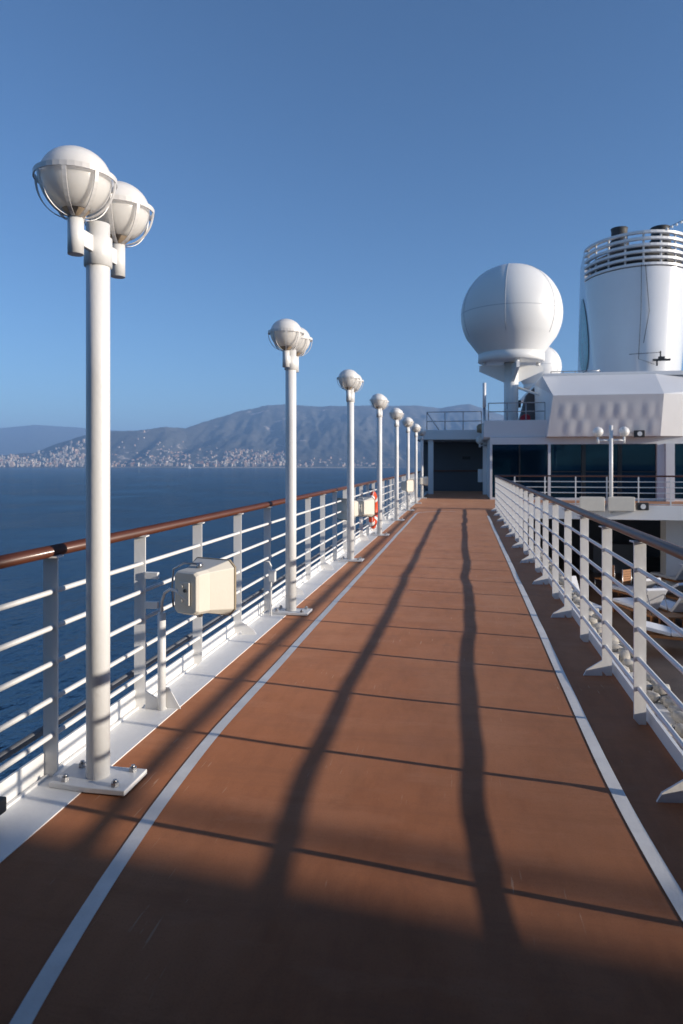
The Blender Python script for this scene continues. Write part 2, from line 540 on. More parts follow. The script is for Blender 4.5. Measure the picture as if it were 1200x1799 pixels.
house_meshes = [house_mesh(i, f) for i in range(6) for f in (True, False)]
rng = np.random.default_rng(5)
clusters = [  # px range, y range of depth, weight, height range, flat share
    ((-20, 148), (3830, 4550), 520, (9, 24), 0.85),
    ((190, 345), (3815, 3880), 110, (9, 18), 0.6),
    ((345, 505), (3815, 3900), 170, (11, 24), 0.7),
    ((505, 690), (3815, 3870), 34, (8, 14), 0.4),
    ((260, 335), (3950, 4400), 70, (8, 13), 0.2),
    ((190, 260), (3950, 4500), 22, (8, 12), 0.2),
    ((395, 505), (3900, 4260), 200, (9, 18), 0.4),
    ((345, 400), (3900, 4350), 26, (8, 12), 0.2),
    ((505, 640), (3880, 4000), 26, (8, 12), 0.3),
    ((240, 330), (4400, 4690), 7, (9, 12), 0.3),
]
houses = []
for (a0, a1), (d0, d1), n, (h0, h1), fl in clusters:
    for k in range(n):
        px = rng.uniform(a0, a1); d = d0 + (d1 - d0) * rng.random() ** 1.3
        hh = 0.85 * rng.uniform(h0, h1) * (1 if rng.random() > 0.15 else 1.35)
        w = rng.uniform(7, 15) if hh < 20 else rng.uniform(9, 17)
        z = float(land_h(np.array(px), np.array(d)))
        X, Y = to_world(px, d)
        houses.append((hh * w, X, Y, SEA + z - 2, w, w * rng.uniform(0.6, 1.0), hh + 2, rng.uniform(-0.5, 0.5), int(rng.integers(0, 6)) * 2 + (0 if rng.random() < fl else 1), px, d))
houses.sort(key=lambda q: -q[0] / q[10] ** 2)
n_h = 0
stuff_mb = {}
for q in houses:
    _, X, Y, z, w, dp, hh, rz, mi, px, d = q
    if n_h < 290:
        o = link('house', house_meshes[mi], None, (X, Y, z), rz, (w, dp, hh))
        if px < 150:
            lb = 'tiny pale apartment block in the dense town at the far left shore'
            gp = 'apartment blocks of the left shore town'
        elif d < 3910:
            lb = 'tiny pale waterfront building below the wooded mountain across the water'
            gp = 'waterfront buildings across the water'
        else:
            lb = 'tiny pale house on the wooded slope above the waterfront town'
            gp = 'hillside houses across the water'
        tag(o, lb, 'house', gp)
        n_h += 1
    else:
        b = stuff_mb.setdefault('a', MB())
        c, s_ = math.cos(rz), math.sin(rz)

        def T(x, y, zz):
            return (X + (x * w * c - y * dp * s_), Y + (x * w * s_ + y * dp * c), z + zz * hh)
        cs = [T(-.5, -.5, 0), T(.5, -.5, 0), T(.5, .5, 0), T(-.5, .5, 0), T(-.5, -.5, .8), T(.5, -.5, .8), T(.5, .5, .8), T(-.5, .5, .8), T(-.3, 0, 1), T(.3, 0, 1)]
        ci = mi // 2
        b.add(cs, [(0, 1, 5, 4), (1, 2, 6, 5), (2, 3, 7, 6), (3, 0, 4, 7)], False, ci)
        b.add(cs, [(4, 5, 9, 8), (5, 6, 9), (6, 7, 8, 9), (7, 4, 8)], False, ci if mi % 2 == 0 else 6)
if 'a' in stuff_mb:
    o = stuff_mb['a'].build('distant_town', M['house'] + [M['tile']])
    o['kind'] = 'stuff'
    tag(o, 'mass of smaller town houses scattered over the far shore', 'town')

# pale sea wall along the waterfront, and the cut of a hillside road
pts = []
for px in np.linspace(190, 720, 60):
    d = SHORE - 2; X, Y = to_world(px, d); pts.append((X, Y))
b = MB()
for i in range(len(pts) - 1):
    (x0, y0), (x1, y1) = pts[i], pts[i + 1]
    b.add([(x0, y0, SEA - 1), (x1, y1, SEA - 1), (x1, y1, SEA + 5), (x0, y0, SEA + 5), (x0 - 3, y0 + 18, SEA + 5), (x1 - 3, y1 + 18, SEA + 5),
           (x0 - 3, y0 + 18, SEA - 1), (x1 - 3, y1 + 18, SEA - 1)], [(0, 1, 2, 3), (3, 2, 5, 4), (4, 5, 7, 6)])
o = b.build('sea_wall', M['beach']); struct(o)

# sailing boat
X, Y = to_world(333, 3300)
t = thing('sailing_boat', 'tiny white sailing boat on the water below the town', 'boat', (X, Y, SEA), 0.5)
MB().prism([(-6, 0.2), (5, 0.2), (7.5, 2.0), (-6, 1.8)], 'y', -1.4, 1.4).build('hull', M['white_far'], t)
MB().tube([(0.5, 0, 1.5), (0.5, 0, 21)], 0.12, 6).build('mast', M['steel'], t)
MB().prism([(0.3, 3), (0.3, 20.5), (-5.5, 3)], 'y', -0.05, 0.05).build('mainsail', M['cushion'], t)
MB().prism([(0.8, 19), (0.8, 3), (6.8, 2.6)], 'y', -0.05, 0.05).build('jib', M['cushion'], t)

# ------------------------------------------------------------------ ship structure
def bend(Y):
    return 0.2 * (max(0.0, 4.0 - Y) / 2.25) ** 2


RX = 1.06                       # inner railing line
LX = -2.06                      # outer railing line
END_Y = 23.35                   # where the inner railing turns

# hull below
o = MB().box(-2.16, 30, -60, 95, SEA - 3, -2.75).build('ship_hull', M['white_far']); struct(o)
o = MB().box(-2.16, 1.30, -12, 39.5, -2.745, -0.30).build('ship_side_wall', M['white_far']); struct(o)

# running deck: one sheet from behind the viewer to the alcove, its inner edge follows the bend
def deck_z(x, y):
    """slight unevenness of the coated plating, flat along both edges"""
    f = min(1.0, max(0.0, (x + 1.72) / 0.35)) * min(1.0, max(0.0, (0.98 - x) / 0.3))
    f *= min(1.0, max(0.0, (END_Y - 0.6 - y) / 1.0)) * min(1.0, max(0.0, (y + 2.5) / 1.0))
    n = float(fbm(np.array(x * 0.9 + 40.3), np.array(y * 0.75 + 17.7), 61, 2)) - 0.375
    n2 = float(fbm(np.array(x * 0.3 + 3.3), np.array(y * 1.9 + 7.7), 91, 2)) - 0.375
    return f * (0.021 * n + 0.010 * n2)


ys = [-12, -4] + [-3 + 0.14 * i for i in range(188)] + [END_Y + 0.02]
b = MB()
vsd = []; NXD = 26
for y in ys:
    e = RX + 0.09 + bend(max(y, -4)) + (0.0 if y > -3.1 else 4.0)
    for i in range(NXD + 1):
        x = -1.82 + (e + 1.82) * i / NXD
        vsd.append((x, y, deck_z(x, y)))
b.add(vsd, [(j * (NXD + 1) + i, j * (NXD + 1) + i + 1, (j + 1) * (NXD + 1) + i + 1, (j + 1) * (NXD + 1) + i) for j in range(len(ys) - 1) for i in range(NXD)], True)
e = RX + 0.09
b.add([(-1.82, END_Y + 0.02, 0), (e, END_Y + 0.02, 0), (16, END_Y + 0.02, 0), (16, 40, 0), (-1.82, 40, 0)], [(0, 1, 2, 3, 4)])
deck = struct(b.build('running_deck', M['deck']))
# deck edges (closed underneath)
o = MB().box(-2.16, RX + 0.14, -12, 39.5, -0.295, -0.035).build('deck_slab', M['white_far']); struct(o)


def ribbon(path, w, z):
    vs = []; n = len(path)
    for i, (x, y) in enumerate(path):
        a = Vector(path[max(i - 1, 0)]); c = Vector(path[min(i + 1, n - 1)])
        d = (c - a).normalized(); p = Vector((d.y, -d.x)) * (w / 2)
        vs += [(x - p.x, y - p.y, z + deck_z(x - p.x, y - p.y)), (x + p.x, y + p.y, z + deck_z(x + p.x, y + p.y))]
    return MB().add(vs, [(2 * i, 2 * i + 1, 2 * i + 3, 2 * i + 2) for i in range(n - 1)])


yy = [-3 + 0.07 * i for i in range(340)]
lp = [(-1.44 + bend(y), y) for y in yy] + [(-1.44, 21.3)]
for k in range(1, 7):
    a = k * R(90) / 6
    lp.append((-1.44 + 1.2 * (1 - math.cos(a)), 21.3 + 1.2 * math.sin(a)))
ribbon(lp, 0.064, 0.0028).build('line_marking', M['line'], deck)
rp = [(0.725 + bend(y) * 0.7, y) for y in yy] + [(0.725, 20.8)]
ribbon(rp, 0.064, 0.0028).build('line_marking', M['line'], deck)

# white margin (waterway) with upstand plates along the outer edge
gut = struct(MB().box(LX - 0.10, -1.82, -8, 40, -0.01, 0.006).build('white_waterway', M['kerb']))
for k in range(46):
    y0 = -2.65 + 0.97 * k
    MB().box(LX - 0.045, LX - 0.028, y0 + 0.002, y0 + 0.967, 0.006, 0.128).build('upstand_plate', M['kerb'], gut, bevel=0.003)
MB().box(LX - 0.022, LX - 0.006, -8, 40, 0.006, 0.018).build('weld_strip', M['kerb'], gut)

# inner kerb
kb = MB()
kpath = [(RX + 0.055 + 0.7 * bend(y), y) for y in [-3 + 0.25 * i for i in range(29)]] + [(RX + 0.055, END_Y + 0.05)]
vsx = []
for (x, y) in kpath:
    vsx += [(x, y, -0.02), (x, y, 0.083), (x + 0.018, y, 0.083), (x + 0.018, y, -0.02)]
n = len(kpath)
kf = []
for i in range(n - 1):
    for j in range(4):
        kf.append((i * 4 + j, i * 4 + (j + 1) % 4, (i + 1) * 4 + (j + 1) % 4, (i + 1) * 4 + j))
kf += [(0, 1, 2, 3), tuple((n - 1) * 4 + j for j in range(4))]
struct(kb.add(vsx, kf).build('inner_kerb', M['kerb']))

# ------------------------------------------------------------------ railings
BARS = [0.220, 0.402, 0.583, 0.764, 0.945]
RAIL_Z = 1.148
POST_TURN = R(8)               # the flat stanchions stand slightly turned


def plate_mesh(name, foot_side):
    """flat upright plate, its broad face looking along the ship; lower inner corner cut"""
    w = 0.0365; T_ = 0.006
    s = foot_side
    poly = [(-s * w, 0.0), (-s * w, 1.118), (s * w, 1.118), (s * w, 0.035), (s * (w - 0.03), 0.0)]
    b = MB().prism(poly, 'y', -T_, T_)
    b.box(-0.05, 0.05, -0.035, 0.035, 1.112, 1.121)
    return b.mesh(name, M['white'])


post_me = {1: plate_mesh('post', 1), -1: plate_mesh('post', -1)}
foot_me = {}
for s in (1, -1):
    b = MB().prism([(s * 0.0365, 0.0), (s * 0.175, 0.0), (s * 0.150, 0.045), (s * 0.0365, 0.115)], 'y', -0.006, 0.006)
    foot_me[s] = b.mesh('foot_bracket', M['white'])


def handrail(parent, pts):
    return MB().tube(pts, 0.036, 14, ry=0.030).build('handrail', M['wood'], parent)


rail = thing('outer_railing', 'white railing with varnished wooden handrail along the sea side', 'railing', (LX, 0, 0))
ymin, ymax = 0.2, 35.6
for k in range(-3, 34):
    y = 3.15 + 0.97 * k
    if y < ymin or y > ymax:
        continue
    link('post', post_me[1], rail, (0, y, 0.006), POST_TURN)
    if k % 2 == 1:
        link('foot_bracket', foot_me[1], rail, (0, y, 0.006), POST_TURN)
for z in BARS:
    MB().tube([(0.012, ymin, z), (0.012, ymax, z)], 0.0135, 10).build('bar', M['white'], rail)
handrail(rail, [(0, ymin, RAIL_Z), (0, 12, RAIL_Z), (0, ymax, RAIL_Z)])
ob = MB().tube([(-0.10, ymin, 0.20), (-0.10, ymax, 0.20)], 0.022, 10)
for k in range(0, 26):
    y = 1.0 + 1.37 * k
    ob.tube([(-0.10, y, 0.20), (-0.10, y + 0.10, 0.20)], 0.026, 10)
ob.build('outboard_pipe', M['pipe'], rail)
# shackle clamps of the joints in the wooden handrail
for y in (3.55, 8.6, 13.5, 18.4, 23.3):
    MB().tube([(0, y, RAIL_Z), (0, y + 0.012, RAIL_Z)], 0.0365, 14, ry=0.0305).build('joint_band', M['dark'], rail)

rail2 = thing('inner_railing', 'white railing with wooden handrail on the right, above the lounge deck', 'railing', (RX, 0, 0))
for k in range(-6, 20):
    y = 4.42 + 0.97 * k
    if y > END_Y + 0.05:
        continue
    link('post', post_me[-1], rail2, (0.7 * bend(y), y, 0.0), POST_TURN)
    if k % 2 == 1:
        link('foot_bracket', foot_me[-1], rail2, (0.7 * bend(y), y, 0.0), POST_TURN)
yr = [-2.5 + 0.25 * i for i in range(25)] + [6, 12, 18, END_Y]
for z in BARS:
    MB().tube([(0.7 * bend(y) - 0.012, y, z) for y in yr], 0.0135, 10).build('bar', M['white'], rail2)
handrail(rail2, [(0.7 * bend(y), y, RAIL_Z) for y in yr])

# railing across the end of the lounge opening
rail3 = thing('balcony_railing', 'white railing with thin red-brown handrail below the dark windows', 'railing', (RX, END_Y, 0))
for k in range(0, 13):
    MB().box(k * 0.97 + 0.62 - 0.018, k * 0.97 + 0.62 + 0.018, -0.02, 0.02, 0.2, 1.13).build('post', M['white'], rail3)
for z in BARS:
    MB().tube([(0.02, 0.0, z + 0.02), (13, 0.0, z + 0.02)], 0.0145, 8).build('bar', M['white'], rail3)
MB().tube([(0, 0, RAIL_Z), (13, 0, RAIL_Z)], 0.036, 12, ry=0.028).build('handrail', M['wood'], rail3)


# ------------------------------------------------------------------ lamps
def globe_head(parent, x, y, z, gr=0.163, ring=0.187):
    """tube socket, globe and cage; z = centre of the globe"""
    zb = z - 0.190
    MB().tube([(x, y, zb - 0.165), (x, y, zb + 0.005)], 0.037, 18).lathe([(0.030, zb - 0.1655), (0.0, zb - 0.160)], 18, (x, y, 0), 0).build('socket_tube', M['white'], parent)
    MB().lathe([(0.026, zb + 0.004), (0.060, zb + 0.036), (0.069, zb + 0.050), (0.069, zb + 0.060), (0.055, zb + 0.060)], 20, (x, y, 0)).build('lamp_holder', M['brass'], parent)
    prof = [(gr * math.sin(a), -gr * math.cos(a)) for a in [R(25) + (R(180) - R(25)) * i / 18 for i in range(18)]] + [(0.0001, gr)]
    prof = [(0.0, -gr * math.cos(R(25)))] + prof
    prof = [(a, b_ if b_ < 0 else b_ * 0.87) for a, b_ in prof]      # the upper dome is a little flatter
    MB().lathe(prof, 32, (x, y, z)).build('globe', M['globe'], parent)
    cage = MB().lathe([(ring - 0.006, -0.012), (ring, -0.012), (ring, 0.012), (ring - 0.006, 0.012), (ring - 0.006, -0.012)], 36, (x, y, z), smooth=False)
    cg = cage.build('cage_ring', M['cage'], parent)
    for k in range(8):
        an = 2 * math.pi * (k + 0.35) / 8
        ca, sa = math.cos(an), math.sin(an)
        n = 10; vs = []; hw = 0.009; th = 0.003
        for i in range(n + 1):
            ph = R(90) * i / n
            rr = 0.026 + (ring - 0.004 - 0.026) * math.cos(ph); zz = z - 0.186 * math.sin(ph)
            for (dr, dt) in ((-th, -hw), (th, -hw), (th, hw), (-th, hw)):
                q = rr + dr
                vs.append((x + q * ca - dt * sa, y + q * sa + dt * ca, zz))
        fs = [(i * 4 + j, i * 4 + (j + 1) % 4, i * 4 + 4 + (j + 1) % 4, i * 4 + 4 + j) for i in range(n) for j in range(4)]
        MB().add(vs, fs).build('rib', M['cage'], cg)


def make_lamp(label, loc):
    t = thing('lamp_post', label, 'lamp', loc, 0, 'twin-globe lamps along the sea-side railing')
    MB().tube([(0, 0, 0.03), (0, 0, 1.0), (0, 0, 2.0), (0, 0, 2.79)], 0.0575, 28).build('pole', M['white'], t)
    MB().prism([(-0.2, -0.11), (0.0, -0.13), (0.21, -0.13), (0.21, 0.11), (-0.2, 0.11)], 'z', 0.007, 0.033).build('base_plate', M['white'], t, bevel=0.004)
    for (bx, by) in ((-0.13, -0.08), (0.14, -0.09), (-0.13, 0.075), (0.15, 0.075)):
        MB().tube([(bx, by, 0.033), (bx, by, 0.052)], 0.020, 6, smooth=False).tube([(bx, by, 0.05), (bx, by, 0.064)], 0.010, 10).build('bolt', M['steel'], t)
    MB().lathe([(0.0575, 2.575), (0.068, 2.578), (0.068, 2.72), (0.0575, 2.723)], 28).build('collar', M['white'], t, bevel=0)
    for s in (-1, 1):
        MB().box(-0.012, 0.012, s * 0.06, s * 0.175, 2.635, 2.715).build('arm', M['white'], t, bevel=0.003)
        globe_head(t, 0, s * 0.2, 2.935)
    return t


LAMP_LABELS = ['nearest and tallest-looking twin-globe lamp post at the left railing', 'second twin-globe lamp post from the viewer on the sea-side railing',
               'third twin-globe lamp post, just before the beige speaker and lifebuoy', 'fourth twin-globe lamp post, right behind the orange lifebuoy',
               'fifth twin-globe lamp post from the viewer on the sea side', 'sixth twin-globe lamp post, beside the square beige speaker face',
               'seventh twin-globe lamp post, last in sun before the dark alcove', 'farthest shaded twin-globe lamp post at the dark alcove']
lamp0 = make_lamp(LAMP_LABELS[0], (-1.80, 3.15, 0))
for i in range(1, 8):
    c = copy_tree(lamp0)
    c.location = (-1.80, 3.15 + 3.88 * i, 0)
    c['label'] = LAMP_LABELS[i]

# lamp at the balcony railing: pole runs above its two side globes
lx, _ = xz(1073, 800, END_Y - 0.05)
t = thing('balcony_lamp', 'white lamp post with two side globes at the balcony railing', 'lamp', (lx, END_Y - 0.09, -0.05))
MB().tube([(0, 0, 0), (0, 0, 2.84)], 0.06, 18).build('pole', M['white'], t)
for s in (-1, 1):
    MB().tube([(s * 0.07, 0, 2.36), (s * 0.40, 0, 2.36)], 0.035, 10).build('arm', M['white'], t)
    MB().tube([(s * 0.40, 0, 2.26), (s * 0.40, 0, 2.48)], 0.04, 12).build('socket_tube', M['white'], t)
    MB().lathe([(0.165 * math.sin(R(10 + 17 * i)), -0.165 * math.cos(R(10 + 17 * i))) for i in range(11)], 20, (s * 0.40, 0, 2.63)).build('globe', M['globe'], t)


# ------------------------------------------------------------------ horn loudspeakers
def horn(label, loc, rz, bracket=True, cable=True):
    """square horn, axis along local +y (mouth ahead), origin at its centre"""
    t = thing('horn_speaker', label, 'speaker', loc, rz, 'beige horn speakers on the railings')

    def rect(w, h, y, ch):
        return [(-w + ch, y, -h), (w - ch, y, -h), (w, y, -h + ch), (w, y, h - ch), (w - ch, y, h), (-w + ch, y, h), (-w, y, h - ch), (-w, y, -h + ch)]

    def loft(secs):
        b = MB(); vs = [p for s_ in secs for p in s_]
        fs = [(i * 8 + j, i * 8 + (j + 1) % 8, i * 8 + 8 + (j + 1) % 8, i * 8 + 8 + j) for i in range(len(secs) - 1) for j in range(8)]
        return b.add(vs, fs + [tuple(range(8))[::-1]])
    loft([rect(0.085, 0.125, -0.15, 0.02), rect(0.095, 0.135, -0.13, 0.02), rect(0.10, 0.14, -0.03, 0.02), rect(0.175, 0.18, 0.13, 0.045), rect(0.175, 0.18, 0.14, 0.045),
          rect(0.165, 0.17, 0.14, 0.043), rect(0.09, 0.10, -0.02, 0.02), rect(0.03, 0.03, -0.05, 0.01)]).build('horn_body', M['beige'], t, bevel=0.004)
    loft([rect(0.179, 0.184, 0.128, 0.046), rect(0.179, 0.184, 0.146, 0.046), rect(0.166, 0.171, 0.146, 0.043), rect(0.166, 0.171, 0.128, 0.043)]).build('rim', M['beige_edge'], t)
    loft([rect(0.168, 0.173, 0.120, 0.043), rect(0.168, 0.173, 0.132, 0.043)]).add(rect(0.168, 0.173, 0.132, 0.043), [tuple(range(8))]).build('mouth_grille', M['beige'], t)
    bp = MB().box(-0.042, 0.042, -0.166, -0.149, -0.075, 0.07).build('terminal_plate', M['beige'], t, bevel=0.004)
    for (x, z) in ((-0.012, 0.045), (0.015, 0.02), (-0.015, -0.045)):
        MB().tube([(x, -0.166, z), (x, -0.176, z)], 0.011, 10).build('gland', M['dark' if z == 0.02 else 'beige'], bp)
    if bracket:
        MB().tube([(0.02, 0.0, 0.165), (-0.12, -0.02, 0.165), (-0.2, -0.03, 0.12), (-0.21, -0.03, 0.0), (-0.2, -0.03, -0.12), (-0.12, -0.02, -0.165), (0.02, 0.0, -0.165)], 0.007, 8).build('u_bracket', M['steel'], t)
        for s_ in (1, -1):
            MB().tube([(0, -0.01, s_ * 0.135), (0, -0.01, s_ * 0.175)], 0.018, 8).build('pivot', M['steel'], t)
    return t


h1 = horn('beige horn speaker clamped to the nearest part of the sea railing', (-1.68, 4.20, 0.775), R(-17))
# clamp blocks on the post and the conduit that feeds the speaker
for z in (0.87, 0.68):
    o = MB().box(-2.022, -1.93, 4.10, 4.13, z - 0.022, z + 0.022).build('mounting_clamp', M['white'], None, bevel=0.004)
    tag(o, 'small white clamp block %s on the post beside the near speaker' % ('higher' if z > 0.8 else 'lower'), 'clamp')
t = thing('cable_conduit', 'white conduit pipe with curved cable beside the near horn speaker', 'conduit', (-1.93, 4.13, 0))
MB().tube([(0.015, 0.0, 0.006), (0.015, 0.0, 0.63)], 0.026, 14).build('pipe', M['white'], t)
MB().tube([(0.015, 0, 0.60), (0.015, 0.0, 0.70), (0.04, -0.01, 0.76), (0.085, -0.03, 0.79), (0.14, -0.055, 0.785), (0.19, -0.08, 0.76), (0.225, -0.087, 0.735)], 0.0105, 8).build('cable', M['cable'], t)
MB().prism([(-0.05, 0.006), (0.13, 0.006), (0.05, 0.14), (0.0, 0.14)], 'y', 0.03, 0.038).build('base_bracket', M['white'], t)

horn('beige horn speaker between the third lamp post and the lifebuoy', (-1.80, 12.3, 0.78), R(-14))
horn('beige horn mostly hidden behind the third lamp post', (-1.93, 11.55, 0.80), R(150))
horn('beige horn speaker whose square mouth faces the viewer near the sixth lamp', (-1.66, 20.4, 0.90), R(-125))
horn('small-looking beige horn speaker at the last lamp before the alcove', (-1.56, 27.0, 0.86), R(-70))

# lifebuoy
t = thing('lifebuoy', 'orange and white lifebuoy hung on the sea railing by the fourth lamp', 'lifebuoy', (-1.80, 13.75, 0.63), 0)
n = 48
for (a0, a1, mname, nm) in ((0, 360, 'orange', 'ring'),):
    vs = []; fs = []; k = 14
    for i in range(n):
        a = 2 * math.pi * i / n
        for j in range(k):
            p = 2 * math.pi * j / k
            rr = 0.31 + 0.075 * math.cos(p)
            vs.append((0.055 * math.sin(p), rr * math.cos(a), rr * math.sin(a)))
    fs = [(i * k + j, ((i + 1) % n) * k + j, ((i + 1) % n) * k + (j + 1) % k, i * k + (j + 1) % k) for i in range(n) for j in range(k)]
    MB().add(vs, fs, True).build('ring', M['orange'], t)
for c0 in (45, 135, 225, 315):
    vs = []; m_ = 5
    for i in range(m_):
        a = R(c0 - 8 + 16 * i / (m_ - 1))
        for j in range(k):
            p = 2 * math.pi * j / k
            rr = 0.31 + 0.079 * math.cos(p)
            vs.append((0.059 * math.sin(p), rr * math.cos(a), rr * math.sin(a)))
    fs = [(i * k + j, (i + 1) * k + j, (i + 1) * k + (j + 1) % k, i * k + (j + 1) % k) for i in range(m_ - 1) for j in range(k)]
    MB().add(vs, fs, True).build('white_band', M['reflect'], t)
MB().tube([(0.03 * math.sin(a * 4), (0.40 + 0.02 * math.cos(a * 4)) * math.cos(a), (0.40 + 0.02 * math.cos(a * 4)) * math.sin(a)) for a in [2 * math.pi * i / 40 for i in range(41)]], 0.007, 6).build('grab_rope', M['cable'], t)
MB().tube([(-0.1, 0.05, 0.42), (0.0, 0.05, 0.42), (0.03, 0.05, 0.34)], 0.012, 6).build('hook', M['dark'], t)

# small fittings by the railing
t = thing('pipe_hanger', 'small white hanger bracket with box beside the second lamp post', 'bracket', (-1.97, 6.86, 0))
MB().tube([(0, 0, 0.006), (0, 0, 0.52), (-0.02, 0, 0.56), (-0.06, 0, 0.57)], 0.012, 8).build('rod', M['white'], t)
MB().box(-0.02, 0.05, -0.03, 0.03, 0.36, 0.48).build('junction_box', M['white'], t, bevel=0.006)
t = thing('black_clamp', 'black clamp fitting on the white upstand at the left edge', 'clamp', (-2.04, 2.66, 0.05))
MB().box(-0.10, 0.07, -0.03, 0.03, 0.02, 0.085).build('body', M['dark'], t, bevel=0.006)
MB().tube([(0.03, -0.045, 0.055), (0.03, 0.045, 0.055)], 0.018, 8, smooth=False).build('nut', M['steel'], t)
for (x, y, r_) in ((-1.93, 8.25, 0.5), (-1.90, 10.4, -0.3)):
    pass

# ------------------------------------------------------------------ stones in a trough beyond the inner kerb
tr = thing('stone_trough', 'shallow white trough of pale stones along the inner kerb', 'planter', (RX + 0.08, 0, 0))
b = MB()
b.box(0.0, 0.34, 2.2, 14.0, -0.13, -0.10)
b.box(0.335, 0.36, 2.2, 14.0, -0.13, -0.085)
b.build('tray', M['white'], tr)


def stone_mesh(seed):
    r_ = random.Random(seed)
    b = MB(); n = 7; vs = [(0, 0, -0.5)]; rows = 4
    for i in range(1, rows):
        ph = math.pi * i / rows
        for j in range(n):
            a = 2 * math.pi * j / n
            q = 0.5 * (1 + r_.uniform(-0.16, 0.16))
            vs.append((q * math.sin(ph) ** 0.8 * math.cos(a), q * math.sin(ph) ** 0.8 * math.sin(a), -q * math.cos(ph)))
    vs.append((0, 0, 0.5))
    fs = [(0, 1 + (j + 1) % n, 1 + j) for j in range(n)]
    for i in range(rows - 2):
        fs += [(1 + i * n + j, 1 + i * n + (j + 1) % n, 1 + (i + 1) * n + (j + 1) % n, 1 + (i + 1) * n + j) for j in range(n)]
    L_ = len(vs) - 1; o_ = 1 + (rows - 2) * n
    fs += [(o_ + j, o_ + (j + 1) % n, L_) for j in range(n)]
    return b.add(vs, fs, True).mesh('stone', M['stone'])


stones = [stone_mesh(i) for i in range(6)]
for i in range(200):
    y = 2.4 + 11.4 * i / 200 + random.uniform(-0.05, 0.05)
    x = random.choice([0.09, 0.20, 0.27]) + random.uniform(-0.02, 0.02)
    s_ = random.uniform(0.08, 0.14)
    o = link('stone', random.choice(stones), tr, (x, y, -0.10 + s_ * 0.28), random.uniform(0, 6.28), (s_ * 0.9, s_ * 1.3, s_ * 0.65))
    o.rotation_euler = (random.uniform(-.2, .2), random.uniform(-.2, .2), random.uniform(0, 6.28))

# ------------------------------------------------------------------ lounge deck below, on the right
LOW = -2.70
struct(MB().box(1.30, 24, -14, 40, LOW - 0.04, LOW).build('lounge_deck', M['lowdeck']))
# deck of the other side, closes the opening
struct(MB().box(15.2, 42, -25, 40, -0.3, 0.0).build('opposite_deck', M['white_far']))
struct(MB().box(15.6, 19, -14, 40, LOW, -0.3).build('opposite_wall', M['white_far']))


def lounger(label, loc, rz, back=35, group='loungers on the lower deck'):
    t = thing('sun_lounger', label, 'sun lounger', loc, rz, group)
    MB().box(-0.33, 0.33, -1.0, 0.95, 0.22, 0.28).build('frame', M['teak'], t, bevel=0.01)
    for (x, y) in ((-0.28, -0.9), (0.28, -0.9), (-0.28, 0.85), (0.28, 0.85)):
        MB().box(x - 0.03, x + 0.03, y - 0.03, y + 0.03, 0, 0.22).build('leg', M['teak'], t)
    MB().box(-0.31, 0.31, -0.98, 0.25, 0.285, 0.38).build('seat_cushion', M['cushion'], t, bevel=0.03)
    ca, sa = math.cos(R(back)), math.sin(R(back))
    poly = [(0.26, 0.285), (0.26 + 0.75 * ca, 0.285 + 0.75 * sa), (0.26 + 0.75 * ca - 0.09 * sa, 0.285 + 0.75 * sa + 0.09 * ca), (0.26 - 0.09 * sa, 0.285 + 0.09 * ca)]
    MB().prism(poly, 'x', -0.31, 0.31).build('back_cushion', M['cushion'], t, bevel=0.02)
    for x in (-0.25, 0.25):
        MB().tube([(x, 0.8, 0.25), (x, 0.26 + 0.6 * ca, 0.28 + 0.6 * sa)], 0.015, 6).build('back_support', M['steel'], t)
    return t


def low(px, py, zt):
    """ground spot on the lounge deck for a sighting of a point zt above it"""
    d = (CAM_H - LOW - zt) * F / (py - 812)
    X, Y = to_world(px, d)
    return (X, Y, LOW)


lounger('white cushioned lounger nearest the railing, at the right edge', low(1200, 1108, 0.38), R(75), 10)
lounger('white lounger with raised back, left one of the front pair', low(1128, 1062, 0.38), R(-160), 55)
lounger('white lounger with raised back at the right edge behind another', low(1190, 1066, 0.38), R(-165), 45)
lounger('white lounger seen left of the orange teak chair', low(1012, 1050, 0.45), R(20), 60)
lounger('white lounger in the back row below the dark opening', low(1165, 1035, 0.38), R(-150), 30)

lounger('white lounger standing just right of the orange teak chair', low(1112, 1034, 0.38), R(-150), 40)
lounger('white lounger farthest back, near the white column of the dark opening', low(1190, 1012, 0.38), R(-155), 50)

# teak chair
t = thing('teak_chair', 'orange teak armchair under the dark balcony overhang', 'chair', low(1091, 1048, 0.0), R(-140))
MB().box(-0.22, 0.22, -0.22, 0.22, 0.42, 0.46).build('seat', M['teak'], t, bevel=0.01)
for (x, y, h_) in ((-0.21, -0.2, 0.44), (0.21, -0.2, 0.44), (-0.21, 0.22, 0.92), (0.21, 0.22, 0.92)):
    MB().tube([(x, y, 0), (x, y, h_)], 0.014, 8).build('leg', M['steel'], t)
for z in (0.56, 0.635, 0.71, 0.785, 0.86):
    MB().box(-0.22, 0.22, 0.20, 0.222, z - 0.032, z + 0.032).build('back_slat', M['teak'], t)

tc2 = copy_tree(t)
tc2.location = low(1062, 1040, 0.0); tc2.rotation_euler = (0, 0, R(-60))
tc2['label'] = 'shaded teak chair left of the bright orange one, behind the railing'
# side table
t = thing('side_table', 'low teak side table between the white loungers', 'table', low(1180, 1080, 0.4), 0.3)
MB().box(-0.25, 0.25, -0.25, 0.25, 0.36, 0.40).build('table_top', M['teak'], t, bevel=0.006)
for (x, y) in ((-0.2, -0.2), (0.2, -0.2), (-0.2, 0.2), (0.2, 0.2)):
    MB().box(x - 0.02, x + 0.02, y - 0.02, y + 0.02, 0, 0.36).build('leg', M['teak'], t)

# ------------------------------------------------------------------ forward deckhouse with balcony
WY = 30.0
dh = thing('forward_deckhouse', 'white ship superstructure with long dark windows and padded upper cladding', 'superstructure', (0, 0, 0))


